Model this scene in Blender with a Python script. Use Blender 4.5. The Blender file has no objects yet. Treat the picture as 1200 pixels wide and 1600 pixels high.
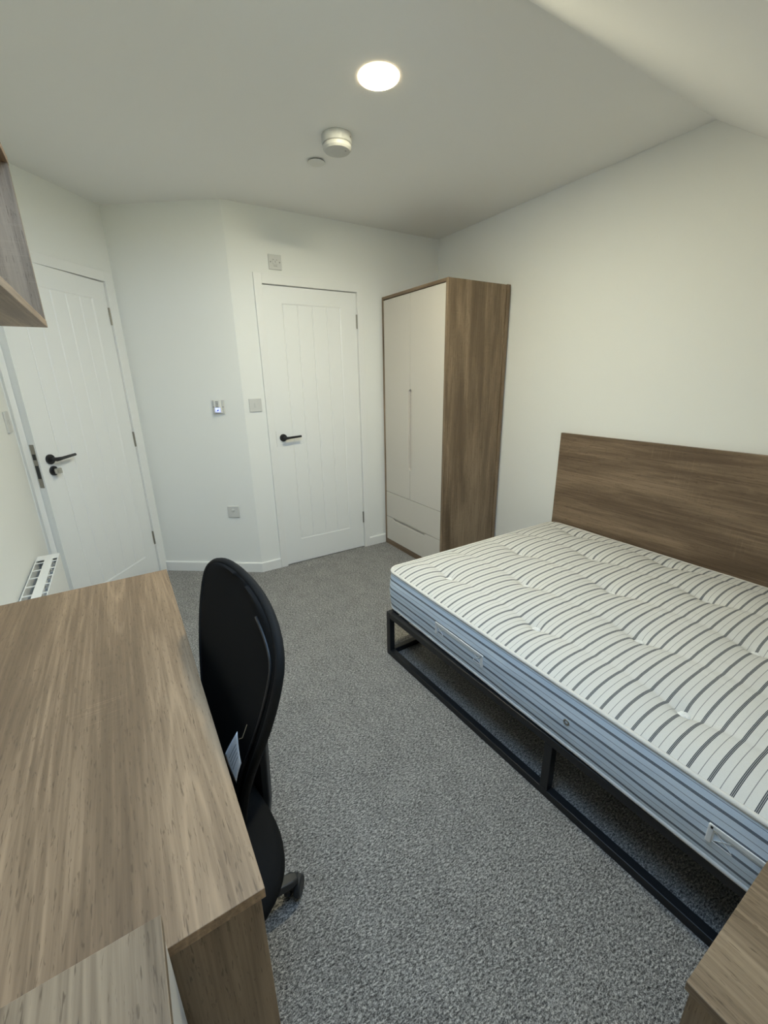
import bpy, bmesh, math, random
from mathutils import Vector, Matrix, noise as mnoise

random.seed(3)
D = bpy.data
SC = bpy.context.scene
COL = SC.collection
PI = math.pi

# ------------------------------------------------------------------ camera
cd = D.cameras.new('camera')
cam = D.objects.new('camera', cd)
COL.objects.link(cam)
Rr = Vector((0.84856697, -0.52880207, -0.01739147))
Ru = Vector((0.17504173, 0.24956576, 0.95240607))
Rf = Vector((0.49929399, 0.81122457, -0.30433569))
CP = Vector((-2.4010729, -3.00169666, 1.40194832))
M = Matrix((Rr, Ru, -Rf)).transposed().to_4x4()
M.translation = CP
cam.matrix_world = M
cd.sensor_fit = 'VERTICAL'
cd.sensor_height = 36.0
cd.sensor_width = 27.0
cd.lens = 659.71 / 1600 * 36.0
cd.clip_start = 0.02
SC.camera = cam

# ------------------------------------------------------------------ sky and exposure
W = D.worlds.new('sky')
SC.world = W
W.use_nodes = True
wn, wl = W.node_tree.nodes, W.node_tree.links
wn.clear()
w_out = wn.new('ShaderNodeOutputWorld')
w_bg = wn.new('ShaderNodeBackground')
w_bg.inputs['Strength'].default_value = 11.0
w_tc = wn.new('ShaderNodeTexCoord')
w_sep = wn.new('ShaderNodeSeparateXYZ')
w_ramp = wn.new('ShaderNodeValToRGB')
wl.new(w_tc.outputs['Generated'], w_sep.inputs[0])
wl.new(w_sep.outputs['Z'], w_ramp.inputs[0])
e = w_ramp.color_ramp.elements
e[0].position = 0.0; e[0].color = (0.25, 0.30, 0.20, 1)
e[1].position = 0.04; e[1].color = (0.66, 0.83, 1.0, 1)
x = w_ramp.color_ramp.elements.new(0.6); x.color = (0.45, 0.69, 1.0, 1)
wl.new(w_ramp.outputs[0], w_bg.inputs['Color'])
wl.new(w_bg.outputs[0], w_out.inputs['Surface'])

SC.view_settings.view_transform = 'Standard'
SC.view_settings.look = 'None'
SC.view_settings.exposure = 0.08
SC.view_settings.gamma = 1.0
SC.view_settings.use_curve_mapping = False
LAMP_EMIT = 470.0
LAMP_COL = (1.0, 0.935, 0.66, 1)

# ------------------------------------------------------------------ mesh helpers
WM = {}


def box(bm, x0, x1, y0, y1, z0, z1, M=None):
    c = [(x0, y0, z0), (x1, y0, z0), (x1, y1, z0), (x0, y1, z0), (x0, y0, z1), (x1, y0, z1), (x1, y1, z1), (x0, y1, z1)]
    v = [bm.verts.new(M @ Vector(p) if M else p) for p in c]
    for f in ((0, 3, 2, 1), (4, 5, 6, 7), (0, 1, 5, 4), (1, 2, 6, 5), (2, 3, 7, 6), (3, 0, 4, 7)):
        bm.faces.new([v[i] for i in f])
    return v


def B(*a):
    bm = bmesh.new()
    box(bm, *a)
    return bm


def prism(bm, pts, a0, a1, axis):
    """extrude a 2-D outline along an axis: axis 0 -> pts are (y,z), 1 -> (x,z), 2 -> (x,y)"""
    def P(p, a):
        return (a, p[0], p[1]) if axis == 0 else ((p[0], a, p[1]) if axis == 1 else (p[0], p[1], a))
    A = [bm.verts.new(P(p, a0)) for p in pts]
    C = [bm.verts.new(P(p, a1)) for p in pts]
    n = len(pts)
    bm.faces.new(A[::-1]); bm.faces.new(C)
    for i in range(n):
        bm.faces.new((A[i], A[(i + 1) % n], C[(i + 1) % n], C[i]))
    bmesh.ops.recalc_face_normals(bm, faces=bm.faces)


def lathe(bm, prof, seg=32, M=None):
    """revolve (r,z) profile around z"""
    rings = []
    for r, z in prof:
        if r < 1e-6:
            p = Vector((0, 0, z))
            rings.append([bm.verts.new(M @ p if M else p)])
        else:
            ring = []
            for i in range(seg):
                a = 2 * PI * i / seg
                p = Vector((r * math.cos(a), r * math.sin(a), z))
                ring.append(bm.verts.new(M @ p if M else p))
            rings.append(ring)
    for a, b in zip(rings, rings[1:]):
        for i in range(seg):
            j = (i + 1) % seg
            if len(a) == 1 and len(b) == 1:
                continue
            if len(a) == 1:
                bm.faces.new((a[0], b[i], b[j]))
            elif len(b) == 1:
                bm.faces.new((a[i], b[0], a[j]))
            else:
                bm.faces.new((a[i], b[i], b[j], a[j]))
    for rg, fl in ((rings[0], 0), (rings[-1], 1)):
        if len(rg) > 1:
            bm.faces.new(rg if fl else rg[::-1])
    bmesh.ops.recalc_face_normals(bm, faces=bm.faces)


def tube(bm, pts, rad, seg=10, closed=False):
    pts = [Vector(p) for p in pts]
    n = len(pts)
    rings = []
    up = None
    for i, p in enumerate(pts):
        if closed:
            t = (pts[(i + 1) % n] - pts[i - 1]).normalized()
        else:
            t = (pts[min(i + 1, n - 1)] - pts[max(i - 1, 0)]).normalized()
        if up is None:
            up = Vector((0, 0, 1)) if abs(t.z) < 0.9 else Vector((1, 0, 0))
        s = t.cross(up).normalized()
        up = s.cross(t).normalized()
        r = rad[i] if isinstance(rad, (list, tuple)) else rad
        rings.append([bm.verts.new(p + (s * math.cos(2 * PI * k / seg) + up * math.sin(2 * PI * k / seg)) * r) for k in range(seg)])
    for i in range(n if closed else n - 1):
        a, b = rings[i], rings[(i + 1) % n]
        for k in range(seg):
            bm.faces.new((a[k], a[(k + 1) % seg], b[(k + 1) % seg], b[k]))
    if not closed:
        bm.faces.new(rings[0][::-1]); bm.faces.new(rings[-1])
    bmesh.ops.recalc_face_normals(bm, faces=bm.faces)


def mk(name, bm, mat, parent=None, M=None, smooth=False, bevel=0.0, seg=2):
    """link bm (built in world space, or in the frame M) as one object"""
    pm = WM[parent.name] if parent is not None else Matrix.Identity(4)
    T = pm.inverted() @ (M if M is not None else Matrix.Identity(4))
    bm.transform(T)
    me = D.meshes.new(name)
    bm.to_mesh(me); bm.free()
    if mat is not None:
        me.materials.append(mat)
    if smooth:
        for p in me.polygons:
            p.use_smooth = True
    o = D.objects.new(name, me)
    COL.objects.link(o)
    if parent is not None:
        o.parent = parent
    WM[o.name] = pm
    if bevel > 0:
        b = o.modifiers.new('bevel', 'BEVEL')
        b.width = bevel; b.segments = seg; b.limit_method = 'ANGLE'; b.angle_limit = math.radians(40)
        b.harden_normals = False
    return o


def thing(name, label, cat, loc, rz=0.0, group=None):
    o = D.objects.new(name, None)
    o.empty_display_size = 0.05
    COL.objects.link(o)
    o.location = loc
    o.rotation_euler = (0, 0, rz)
    o['label'] = label
    o['category'] = cat
    if group:
        o['group'] = group
    WM[o.name] = Matrix.Translation(loc) @ Matrix.Rotation(rz, 4, 'Z')
    return o


def struct(name, bm, mat, M=None, label=None, **k):
    o = mk(name, bm, mat, None, M, **k)
    o['kind'] = 'structure'
    if label:
        o['label'] = label
    return o


# ------------------------------------------------------------------ materials
def newmat(name):
    m = D.materials.new(name)
    m.use_nodes = True
    nt = m.node_tree
    b = nt.nodes['Principled BSDF']
    return m, nt, b


def plain(name, col, rough=0.5, metal=0.0, bump=0.0, bscale=200.0, spec=0.5, var=0.0):
    m, nt, b = newmat(name)
    N, L = nt.nodes, nt.links
    b.inputs['Base Color'].default_value = (*col, 1)
    b.inputs['Roughness'].default_value = rough
    b.inputs['Metallic'].default_value = metal
    b.inputs['Specular IOR Level'].default_value = spec
    tc = N.new('ShaderNodeTexCoord')
    nz = N.new('ShaderNodeTexNoise')
    nz.inputs['Scale'].default_value = bscale
    nz.inputs['Detail'].default_value = 3
    L.new(tc.outputs['Object'], nz.inputs['Vector'])
    if bump > 0:
        bp = N.new('ShaderNodeBump')
        bp.inputs['Strength'].default_value = bump
        bp.inputs['Distance'].default_value = 0.002
        L.new(nz.outputs['Fac'], bp.inputs['Height'])
        L.new(bp.outputs[0], b.inputs['Normal'])
    if var > 0:
        mx = N.new('ShaderNodeMix'); mx.data_type = 'RGBA'
        mx.inputs['A'].default_value = (*[c * (1 - var) for c in col], 1)
        mx.inputs['B'].default_value = (*[min(1, c * (1 + var)) for c in col], 1)
        L.new(nz.outputs['Fac'], mx.inputs['Factor'])
        L.new(mx.outputs['Result'], b.inputs['Base Color'])
    return m


def math_node(nt, op, a, b=None, c=None, clamp=False):
    n = nt.nodes.new('ShaderNodeMath')
    n.operation = op
    n.use_clamp = clamp
    for i, v in enumerate((a, b, c)):
        if v is None:
            continue
        if isinstance(v, (int, float)):
            n.inputs[i].default_value = v
        else:
            nt.links.new(v, n.inputs[i])
    return n.outputs[0]


def wood(name, axis, light=(0.385, 0.262, 0.158), dark=(0.22, 0.146, 0.086), seed=0.0, rough=0.45, lines=1.0, con=1.0):
    """grey-brown sawn oak foil with the grain along one axis"""
    m, nt, b = newmat(name)
    N, L = nt.nodes, nt.links
    tc = N.new('ShaderNodeTexCoord')

    def nz(along, across, detail=4.0, dist=0.0, off=0.0, rough_=0.55):
        mp = N.new('ShaderNodeMapping')
        s = [across] * 3
        s[axis] = along
        mp.inputs['Scale'].default_value = s
        mp.inputs['Location'].default_value = (seed + off, seed * 1.7 + off, seed * 0.6 + off)
        n = N.new('ShaderNodeTexNoise')
        n.inputs['Scale'].default_value = 1.0
        n.inputs['Detail'].default_value = detail
        n.inputs['Roughness'].default_value = rough_
        n.inputs['Distortion'].default_value = dist
        L.new(tc.outputs['Object'], mp.inputs['Vector'])
        L.new(mp.outputs[0], n.inputs['Vector'])
        return n.outputs['Fac']
    broad = nz(0.8, 9, 3, 0.4)
    cath = nz(0.5, 6.0, 1.0, 0.2, 7.3)
    fine = nz(4, 150, 4, 0.2, 2.1)
    pores = nz(36, 360, 2, 0.6, 4.4)
    saw = nz(260, 9, 2, 0.0, 9.7)
    sawmask = nz(3.0, 5.0, 2, 0.0, 12.5)
    lvar = nz(0.5, 1.6, 1.0, 0, 21.0)
    # cathedral lines: contours of a slow noise
    ph = math_node(nt, 'MULTIPLY', cath, 120.0)
    sn = math_node(nt, 'SINE', ph)
    ring = math_node(nt, 'POWER', math_node(nt, 'MULTIPLY_ADD', sn, 0.5, 0.5), 5.0)
    rmask = math_node(nt, 'SMOOTH_MIN', math_node(nt, 'MULTIPLY', math_node(nt, 'SUBTRACT', broad, 0.38, clamp=True), 4.0), 1.0, 0.2)
    t = math_node(nt, 'MULTIPLY_ADD', math_node(nt, 'SUBTRACT', broad, 0.5), 1.3 * con, 0.5)
    t = math_node(nt, 'ADD', t, math_node(nt, 'MULTIPLY', math_node(nt, 'SUBTRACT', fine, 0.5), 0.85))
    t = math_node(nt, 'ADD', t, math_node(nt, 'MULTIPLY', math_node(nt, 'SUBTRACT', lvar, 0.5), 0.7))
    t = math_node(nt, 'SUBTRACT', t, math_node(nt, 'MULTIPLY', math_node(nt, 'MULTIPLY', math_node(nt, 'SUBTRACT', ring, 0.25), rmask), -0.26 * lines))
    sm = math_node(nt, 'MULTIPLY', math_node(nt, 'SUBTRACT', sawmask, 0.56, clamp=True), 5.0, clamp=True)
    sl = math_node(nt, 'MULTIPLY', math_node(nt, 'SUBTRACT', saw, 0.55, clamp=True), 6.0, clamp=True)
    t = math_node(nt, 'ADD', t, math_node(nt, 'MULTIPLY', math_node(nt, 'MULTIPLY', sm, sl), 0.35))
    pd = math_node(nt, 'MULTIPLY', math_node(nt, 'SUBTRACT', pores, 0.60, clamp=True), 7.0, clamp=True)
    t = math_node(nt, 'SUBTRACT', t, math_node(nt, 'MULTIPLY', pd, 0.5), clamp=True)
    rp = N.new('ShaderNodeValToRGB')
    el = rp.color_ramp.elements
    el[0].position = 0.0; el[0].color = (*[c * 0.72 for c in dark], 1)
    el[1].position = 1.0; el[1].color = (*[min(1, c * 1.2) for c in light], 1)
    k = el.new(0.3); k.color = (*dark, 1)
    k = el.new(0.72); k.color = (*light, 1)
    L.new(t, rp.inputs[0])
    L.new(rp.outputs[0], b.inputs['Base Color'])
    b.inputs['Roughness'].default_value = rough
    b.inputs['Specular IOR Level'].default_value = 0.35
    bp = N.new('ShaderNodeBump')
    bp.inputs['Strength'].default_value = 0.15
    bp.inputs['Distance'].default_value = 0.001
    L.new(t, bp.inputs['Height'])
    L.new(bp.outputs[0], b.inputs['Normal'])
    return m


def carpet_mat():
    m, nt, b = newmat('carpet_grey_loop')
    N, L = nt.nodes, nt.links
    tc = N.new('ShaderNodeTexCoord')

    def nz(sc, det, rg=0.6, dist=0.0, vec=None):
        n = N.new('ShaderNodeTexNoise')
        n.inputs['Scale'].default_value = sc
        n.inputs['Detail'].default_value = det
        n.inputs['Roughness'].default_value = rg
        n.inputs['Distortion'].default_value = dist
        L.new(vec or tc.outputs['Object'], n.inputs['Vector'])
        return n.outputs['Fac']
    mp = N.new('ShaderNodeMapping')
    mp.inputs['Rotation'].default_value = (0, 0, 0.5)
    mp.inputs['Scale'].default_value = (0.55, 1.15, 1)
    L.new(tc.outputs['Object'], mp.inputs['Vector'])
    a = nz(190, 3.0, 0.75, 0.4, mp.outputs[0])
    c = nz(300, 2.0, 0.7, 0.0)
    d = nz(9, 3.0)
    t = math_node(nt, 'MULTIPLY_ADD', math_node(nt, 'SUBTRACT', a, 0.5), 2.6, 0.5)
    t = math_node(nt, 'ADD', t, math_node(nt, 'MULTIPLY', math_node(nt, 'SUBTRACT', c, 0.5), 1.5))
    t = math_node(nt, 'ADD', t, math_node(nt, 'MULTIPLY', math_node(nt, 'SUBTRACT', d, 0.5), 0.25), clamp=True)
    rp = N.new('ShaderNodeValToRGB')
    el = rp.color_ramp.elements
    el[0].position = 0.0; el[0].color = (0.035, 0.034, 0.032, 1)
    el[1].position = 1.0; el[1].color = (0.72, 0.69, 0.645, 1)
    k = el.new(0.35); k.color = (0.175, 0.168, 0.158, 1)
    k = el.new(0.65); k.color = (0.385, 0.37, 0.348, 1)
    L.new(t, rp.inputs[0])
    L.new(rp.outputs[0], b.inputs['Base Color'])
    b.inputs['Roughness'].default_value = 1.0
    b.inputs['Specular IOR Level'].default_value = 0.05
    b.inputs['Sheen Weight'].default_value = 0.15
    bp = N.new('ShaderNodeBump')
    bp.inputs['Strength'].default_value = 0.6
    bp.inputs['Distance'].default_value = 0.006
    L.new(t, bp.inputs['Height'])
    L.new(bp.outputs[0], b.inputs['Normal'])
    return m


PERIOD = 0.0457


def ticking(name, axis, phase, base=(0.78, 0.765, 0.72), dark=(0.085, 0.095, 0.11)):
    """mattress ticking: a triple stripe and a hairline per repeat, measured along one axis"""
    m, nt, b = newmat(name)
    N, L = nt.nodes, nt.links
    tc = N.new('ShaderNodeTexCoord')
    sp = N.new('ShaderNodeSeparateXYZ')
    L.new(tc.outputs['Object'], sp.inputs[0])
    v = sp.outputs[axis]
    f = math_node(nt, 'FRACT', math_node(nt, 'DIVIDE', math_node(nt, 'ADD', v, phase), PERIOD))

    def band(c, w):
        dlt = math_node(nt, 'ABSOLUTE', math_node(nt, 'SUBTRACT', f, c))
        return math_node(nt, 'LESS_THAN', dlt, w)
    bands = [band(0.25, 0.024), band(0.25 - 0.066, 0.022), band(0.25 + 0.066, 0.022)]
    s = bands[0]
    for q in bands[1:]:
        s = math_node(nt, 'MAXIMUM', s, q)
    hair = math_node(nt, 'MULTIPLY', band(0.75, 0.017), 0.75)
    halo = math_node(nt, 'MULTIPLY', band(0.25, 0.088), 0.35)
    s = math_node(nt, 'MAXIMUM', math_node(nt, 'MAXIMUM', s, hair), halo)
    mx = N.new('ShaderNodeMix'); mx.data_type = 'RGBA'
    mx.inputs['A'].default_value = (*base, 1)
    mx.inputs['B'].default_value = (*dark, 1)
    L.new(s, mx.inputs['Factor'])
    wv = N.new('ShaderNodeTexNoise')
    wv.inputs['Scale'].default_value = 600
    L.new(tc.outputs['Object'], wv.inputs['Vector'])
    m2 = N.new('ShaderNodeMix'); m2.data_type = 'RGBA'; m2.blend_type = 'MULTIPLY'
    m2.inputs['Factor'].default_value = 0.18
    L.new(mx.outputs['Result'], m2.inputs['A'])
    L.new(wv.outputs['Fac'], m2.inputs['B'])
    L.new(m2.outputs['Result'], b.inputs['Base Color'])
    b.inputs['Roughness'].default_value = 0.9
    b.inputs['Specular IOR Level'].default_value = 0.1
    bp = N.new('ShaderNodeBump')
    bp.inputs['Strength'].default_value = 0.2
    bp.inputs['Distance'].default_value = 0.001
    L.new(wv.outputs['Fac'], bp.inputs['Height'])
    L.new(bp.outputs[0], b.inputs['Normal'])
    return m


def emit(name, col, strength):
    m, nt, b = newmat(name)
    b.inputs['Base Color'].default_value = (0.9, 0.9, 0.88, 1)
    b.inputs['Emission Color'].default_value = col
    b.inputs['Emission Strength'].default_value = strength
    return m


M_wall = plain('wall_paint', (0.87, 0.87, 0.835), 0.75, bump=0.06, bscale=120, spec=0.2)
M_ceil = plain('ceiling_paint', (0.88, 0.87, 0.845), 0.85, bump=0.06, bscale=120, spec=0.15)
M_trim = plain('white_gloss_trim', (0.87, 0.865, 0.835), 0.4, bump=0.02, bscale=60)
M_door = plain('white_door_paint', (0.88, 0.88, 0.855), 0.42, bump=0.05, bscale=90)
M_carpet = carpet_mat()
M_woodY = wood('oak_grain_y', 1, seed=1.3)
M_woodY2 = wood('oak_grain_y_pale', 1, seed=5.7, light=(0.345, 0.255, 0.165), dark=(0.18, 0.126, 0.078))
M_woodYh = wood('oak_headboard', 1, seed=9.1, light=(0.27, 0.192, 0.127), dark=(0.15, 0.102, 0.065), lines=0.7, con=1.3)
M_woodZ = wood('oak_grain_z', 2, seed=3.9, light=(0.315, 0.23, 0.15), dark=(0.178, 0.124, 0.077), lines=0.5, con=1.7)
M_woodX = wood('oak_grain_x', 0, seed=2.2)
M_grey = plain('cashmere_lacquer', (0.63, 0.59, 0.53), 0.5, bump=0.02, bscale=80, spec=0.35)
M_greyd = plain('cashmere_recess', (0.60, 0.56, 0.505), 0.55, spec=0.3)
M_blackm = plain('black_powder_coat', (0.012, 0.012, 0.013), 0.45, bump=0.05, bscale=400)
M_blackh = plain('black_handle', (0.01, 0.01, 0.011), 0.4)
M_chrome = plain('satin_steel', (0.55, 0.54, 0.50), 0.35, metal=1.0, bump=0.02, bscale=150)
M_steel2 = plain('dull_steel', (0.33, 0.31, 0.27), 0.45, metal=1.0)
M_mesh = plain('black_mesh_fabric', (0.012, 0.012, 0.012), 0.95, bump=0.35, bscale=900, spec=0.1)
M_blackp = plain('black_plastic', (0.02, 0.021, 0.022), 0.5, bump=0.05, bscale=300)
M_rim = plain('black_rubber_rim', (0.012, 0.012, 0.012), 0.8, spec=0.2)
M_greyp = plain('dark_grey_plastic', (0.055, 0.055, 0.055), 0.5)
M_plate = plain('white_switch_plastic', (0.66, 0.655, 0.625), 0.4)
M_plated = plain('switch_marking', (0.30, 0.29, 0.27), 0.5)
M_white = plain('white_plastic', (0.80, 0.795, 0.76), 0.35)
M_offw = plain('offwhite_plastic', (0.56, 0.555, 0.53), 0.5)
M_rad = plain('white_enamel', (0.86, 0.855, 0.82), 0.35)
M_raddark = plain('heater_inside', (0.62, 0.615, 0.59), 0.6)
M_pipe = plain('cream_piping', (0.76, 0.735, 0.685), 0.85, bump=0.2, bscale=500, spec=0.1)
M_tape = plain('white_webbing', (0.82, 0.82, 0.80), 0.8, bump=0.2, bscale=700)
M_tuft = plain('white_felt', (0.86, 0.855, 0.83), 0.95, bump=0.4, bscale=500, spec=0.05)
M_paper = plain('white_card', (0.92, 0.92, 0.92), 0.7)
M_ink = plain('printed_ink', (0.20, 0.21, 0.24), 0.7)
M_dark = plain('dark_gap', (0.03, 0.03, 0.03), 0.8)
M_lamp = emit('lamp_diffuser', LAMP_COL, LAMP_EMIT)
M_lamprim = emit('lamp_rim_halo_glow', (1.0, 0.78, 0.45, 1), 6.0)  # emission added to the rim for a small halo round the lamp
M_blue = emit('blue_backlight', (0.12, 0.16, 1.0, 1), 2.2)
M_tickT = ticking('ticking_top', 1, 0.0284)
M_tickS = ticking('ticking_side_daylight_tint', 2, 0.024, (0.80, 0.89, 0.985), (0.07, 0.085, 0.11))  # blue of the daylight is put into the side fabric colour

# ------------------------------------------------------------------ room shell
H = 2.425
XL = -2.847
YN = -3.35
YS = -1.872                       # ceiling crease
KS = 0.72                         # fall of the sloped ceiling
PA = Vector((-1.652, 0.0, 0))     # far wall / angled wall corner
PB = Vector((-2.264, 0.451, 0))   # angled wall / entrance wall corner
TH = math.radians(48.0)
dE = Vector((-math.cos(TH), -math.sin(TH), 0))
eC = (XL - PB.x) / dE.x
PC = PB + dE * eC
WT = 0.14


def frame(origin, ux, uy):
    """matrix whose x runs along ux, y along uy (out of the room), z up"""
    m = Matrix((ux, uy, Vector((0, 0, 1)))).transposed().to_4x4()
    m.translation = origin
    return m


F_far = frame(Vector((0, 0, 0)), Vector((-1, 0, 0)), Vector((0, 1, 0)))
uA = (PB - PA).normalized()
nA = Vector((uA.y, -uA.x, 0))
if nA.dot(Vector((-2.0, -1.5, 0)) - PA) > 0:
    nA = -nA
F_ang = frame(PA, uA, nA)
nE = Vector((dE.y, -dE.x, 0))
if nE.dot(Vector((-2.0, -1.5, 0)) - PB) > 0:
    nE = -nE
F_ent = frame(PB, dE, nE)
LA = (PB - PA).length

# floor: polygon of the room, thick
bm = bmesh.new()
prism(bm, [(0.2, YN - 0.2), (0.2, 0.9), (XL - 0.2, 0.9), (XL - 0.2, YN - 0.2)], -0.12, 0.0, 2)
struct('floor', bm, M_carpet, label='grey flecked loop pile carpet')

# walls
struct('wall_right', B(0.0, WT, YN - WT, 0.9, 0, 2.6), M_wall)
D2a, D2b = 0.763, 1.450           # door 2 slab, distance from the right wall
bm = bmesh.new()
for (a, b_, z0, z1) in ((-0.0, D2a - 0.005, 0, 2.6), (D2b + 0.005, -PA.x + 0.0, 0, 2.6), (D2a - 0.005, D2b + 0.005, 1.992, 2.6)):
    box(bm, a, b_, 0, WT, z0, z1)
struct('wall_far', bm, M_wall, F_far)
bm = bmesh.new()
box(bm, 0.0, LA, 0, WT, 0, 2.6)
struct('wall_angled', bm, M_wall, F_ang)
E0, E1 = 0.087, 0.836             # entrance door opening
bm = bmesh.new()
for (a, b_, z0, z1) in ((0.0, E0, 0, 2.6), (E1, eC + 0.1, 0, 2.6), (E0, E1, 1.993, 2.6)):
    box(bm, a, b_, 0, WT, z0, z1)
struct('wall_entrance', bm, M_wall, F_ent)
struct('wall_left', B(XL - WT, XL, YN - WT, PC.y + 0.02, 0, 2.6), M_wall)
# added slabs that block outside light behind both closed doorways
bm = bmesh.new(); box(bm, D2a - 0.1, D2b + 0.1, WT, WT + 0.04, 0, 2.3)
struct('light_block_bathroom', bm, M_wall, F_far)
bm = bmesh.new(); box(bm, E0 - 0.1, E1 + 0.15, WT, WT + 0.04, 0, 2.3)
struct('light_block_hallway', bm, M_wall, F_ent)

# ceiling: flat slab and slope with the roof window opening
WX0, WX1, WY0, WY1 = -2.45, -1.66, -2.80, -1.98


def zs(y):
    return H - KS * (YS - y)


bm = bmesh.new()
box(bm, XL - 0.2, 0.2, YS, 1.0, H, H + 0.16)


def slope_piece(bm, x0, x1, y0, y1, a=0.0, b_=0.18):
    prism(bm, [(y0, zs(y0) + a), (y1, zs(y1) + a), (y1, zs(y1) + b_), (y0, zs(y0) + b_)], x0, x1, 0)


slope_piece(bm, XL - 0.2, WX0, YN - 0.2, YS)
slope_piece(bm, WX1, 0.2, YN - 0.2, YS)
slope_piece(bm, WX0, WX1, WY1, YS)
slope_piece(bm, WX0, WX1, YN - 0.2, WY0)
struct('ceiling', bm, M_ceil)
struct('wall_near', B(XL - WT, WT, YN - WT, YN, 0, 1.5), M_wall)
# roof window frame (above and behind the camera)
bm = bmesh.new()
slope_piece(bm, WX0, WX0 + 0.04, WY0, WY1, 0.09, 0.16)
slope_piece(bm, WX1 - 0.04, WX1, WY0, WY1, 0.09, 0.16)
slope_piece(bm, WX0 + 0.04, WX1 - 0.04, WY0, WY0 + 0.04, 0.09, 0.16)
slope_piece(bm, WX0 + 0.04, WX1 - 0.04, WY1 - 0.04, WY1, 0.09, 0.16)
struct('window_1', bm, M_trim)
# light portal in the opening
ld = D.lights.new('roof_window_portal', 'AREA')
ld.shape = 'RECTANGLE'
ld.size = WX1 - WX0
ld.size_y = math.hypot(WY1 - WY0, KS * (WY1 - WY0))
lo = D.objects.new('roof_window_portal', ld)
COL.objects.link(lo)
yc = (WY0 + WY1) / 2
sd = Vector((0, 1, KS)).normalized()
mm = Matrix((Vector((1, 0, 0)), sd, Vector((1, 0, 0)).cross(sd))).transposed().to_4x4()
lo.matrix_world = Matrix.Translation(((WX0 + WX1) / 2, yc, zs(yc) + 0.2)) @ mm
ld.cycles.is_portal = True

# baseboards
BH, BT = 0.075, 0.014


def bb(bmx, a, b_):
    prism(bmx, [(-BT, 0), (0, 0), (0, BH), (-BT * 0.75, BH), (-BT, BH - 0.006)], a, b_, 0)


bm = bmesh.new(); bb(bm, 0.0, D2a - 0.053); bb(bm, D2b + 0.058, -PA.x + 0.004)
struct('baseboard_far', bm, M_trim, F_far)
bm = bmesh.new(); bb(bm, -0.004, LA)
struct('baseboard_angled', bm, M_trim, F_ang)
struct('baseboard_right', B(-BT, 0, -3.34, -0.80, 0, BH), M_trim)
struct('baseboard_left', B(XL, XL + BT, -3.34, PC.y - 0.03, 0, BH), M_trim)


# ------------------------------------------------------------------ doors
def architrave(name, F, a, b_, top, wl_, wr_, wt_):
    """a..b_ inner opening in the wall frame, widths of both legs and head"""
    bm = bmesh.new()
    t = 0.016
    box(bm, a - wl_, a, -t, 0.0, 0, top + wt_)
    box(bm, b_, b_ + wr_, -t, 0.0, 0, top + wt_)
    box(bm, a, b_, -t, 0.0, top, top + wt_)
    # lining
    box(bm, a - 0.002, a + 0.001, 0.0, WT, 0, top)
    box(bm, b_ - 0.001, b_ + 0.002, 0.0, WT, 0, top)
    box(bm, a, b_, 0.0, WT, top - 0.001, top + 0.002)
    # stop
    box(bm, a + 0.001, a + 0.014, 0.05, 0.08, 0, top)
    box(bm, b_ - 0.014, b_ - 0.001, 0.05, 0.08, 0, top)
    box(bm, a, b_, 0.05, 0.08, top - 0.014, top - 0.001)
    return struct(name, bm, M_trim, F, bevel=0.003)


architrave('trim_1', F_far, D2a - 0.004, D2b + 0.004, 1.992, 0.049, 0.052, 0.06)
architrave('trim_2', F_ent, E0 + 0.001, E1 - 0.001, 1.993, 0.06, eC - E1 - 0.004, 0.056)


def door_slab(name, F, w, h, z0, pa, pb, nplank, label):
    """F: x along the slab from hinge, y into the wall, face at y=0"""
    T = 0.042
    pz0, pz1 = 0.195 - z0, 1.885 - z0
    bm = bmesh.new()
    box(bm, 0, w, 0.006, T, 0, h)                       # core
    for (a, b_, c, d) in ((0, pa, 0, h), (pb, w, 0, h), (pa, pb, 0, pz0), (pa, pb, pz1, h)):
        box(bm, a, b_, 0, 0.006, c, d)
    c_ = 0.010
    prism(bm, [(0.0, pz0), (0.006, pz0), (0.006, pz0 + c_)], pa, pb, 0)
    prism(bm, [(0.0, pz1), (0.006, pz1), (0.006, pz1 - c_)], pa, pb, 0)
    prism(bm, [(pa, 0.0), (pa, 0.006), (pa + c_, 0.006)], pz0, pz1, 2)
    prism(bm, [(pb, 0.0), (pb, 0.006), (pb - c_, 0.006)], pz0, pz1, 2)
    o = struct(name, bm, M_door, F, label=label)
    pw = (pb - pa) / nplank
    for i in range(nplank):
        b2 = bmesh.new()
        a, b_ = pa + i * pw, pa + (i + 1) * pw
        g = 0.0048
        if i == 0:
            a += 0.007
        if i == nplank - 1:
            b_ -= 0.007
        pts = [(a + 0.0005, 0.0062), (a + 0.0005, 0.0056), (a + g, 0.0022), (b_ - g, 0.0022), (b_ - 0.0005, 0.0056), (b_ - 0.0005, 0.0062)]
        prism(b2, pts, pz0 + 0.008, pz1 - 0.008, 2)
        p = mk('plank', b2, M_door, o, F)
    return o


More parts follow.
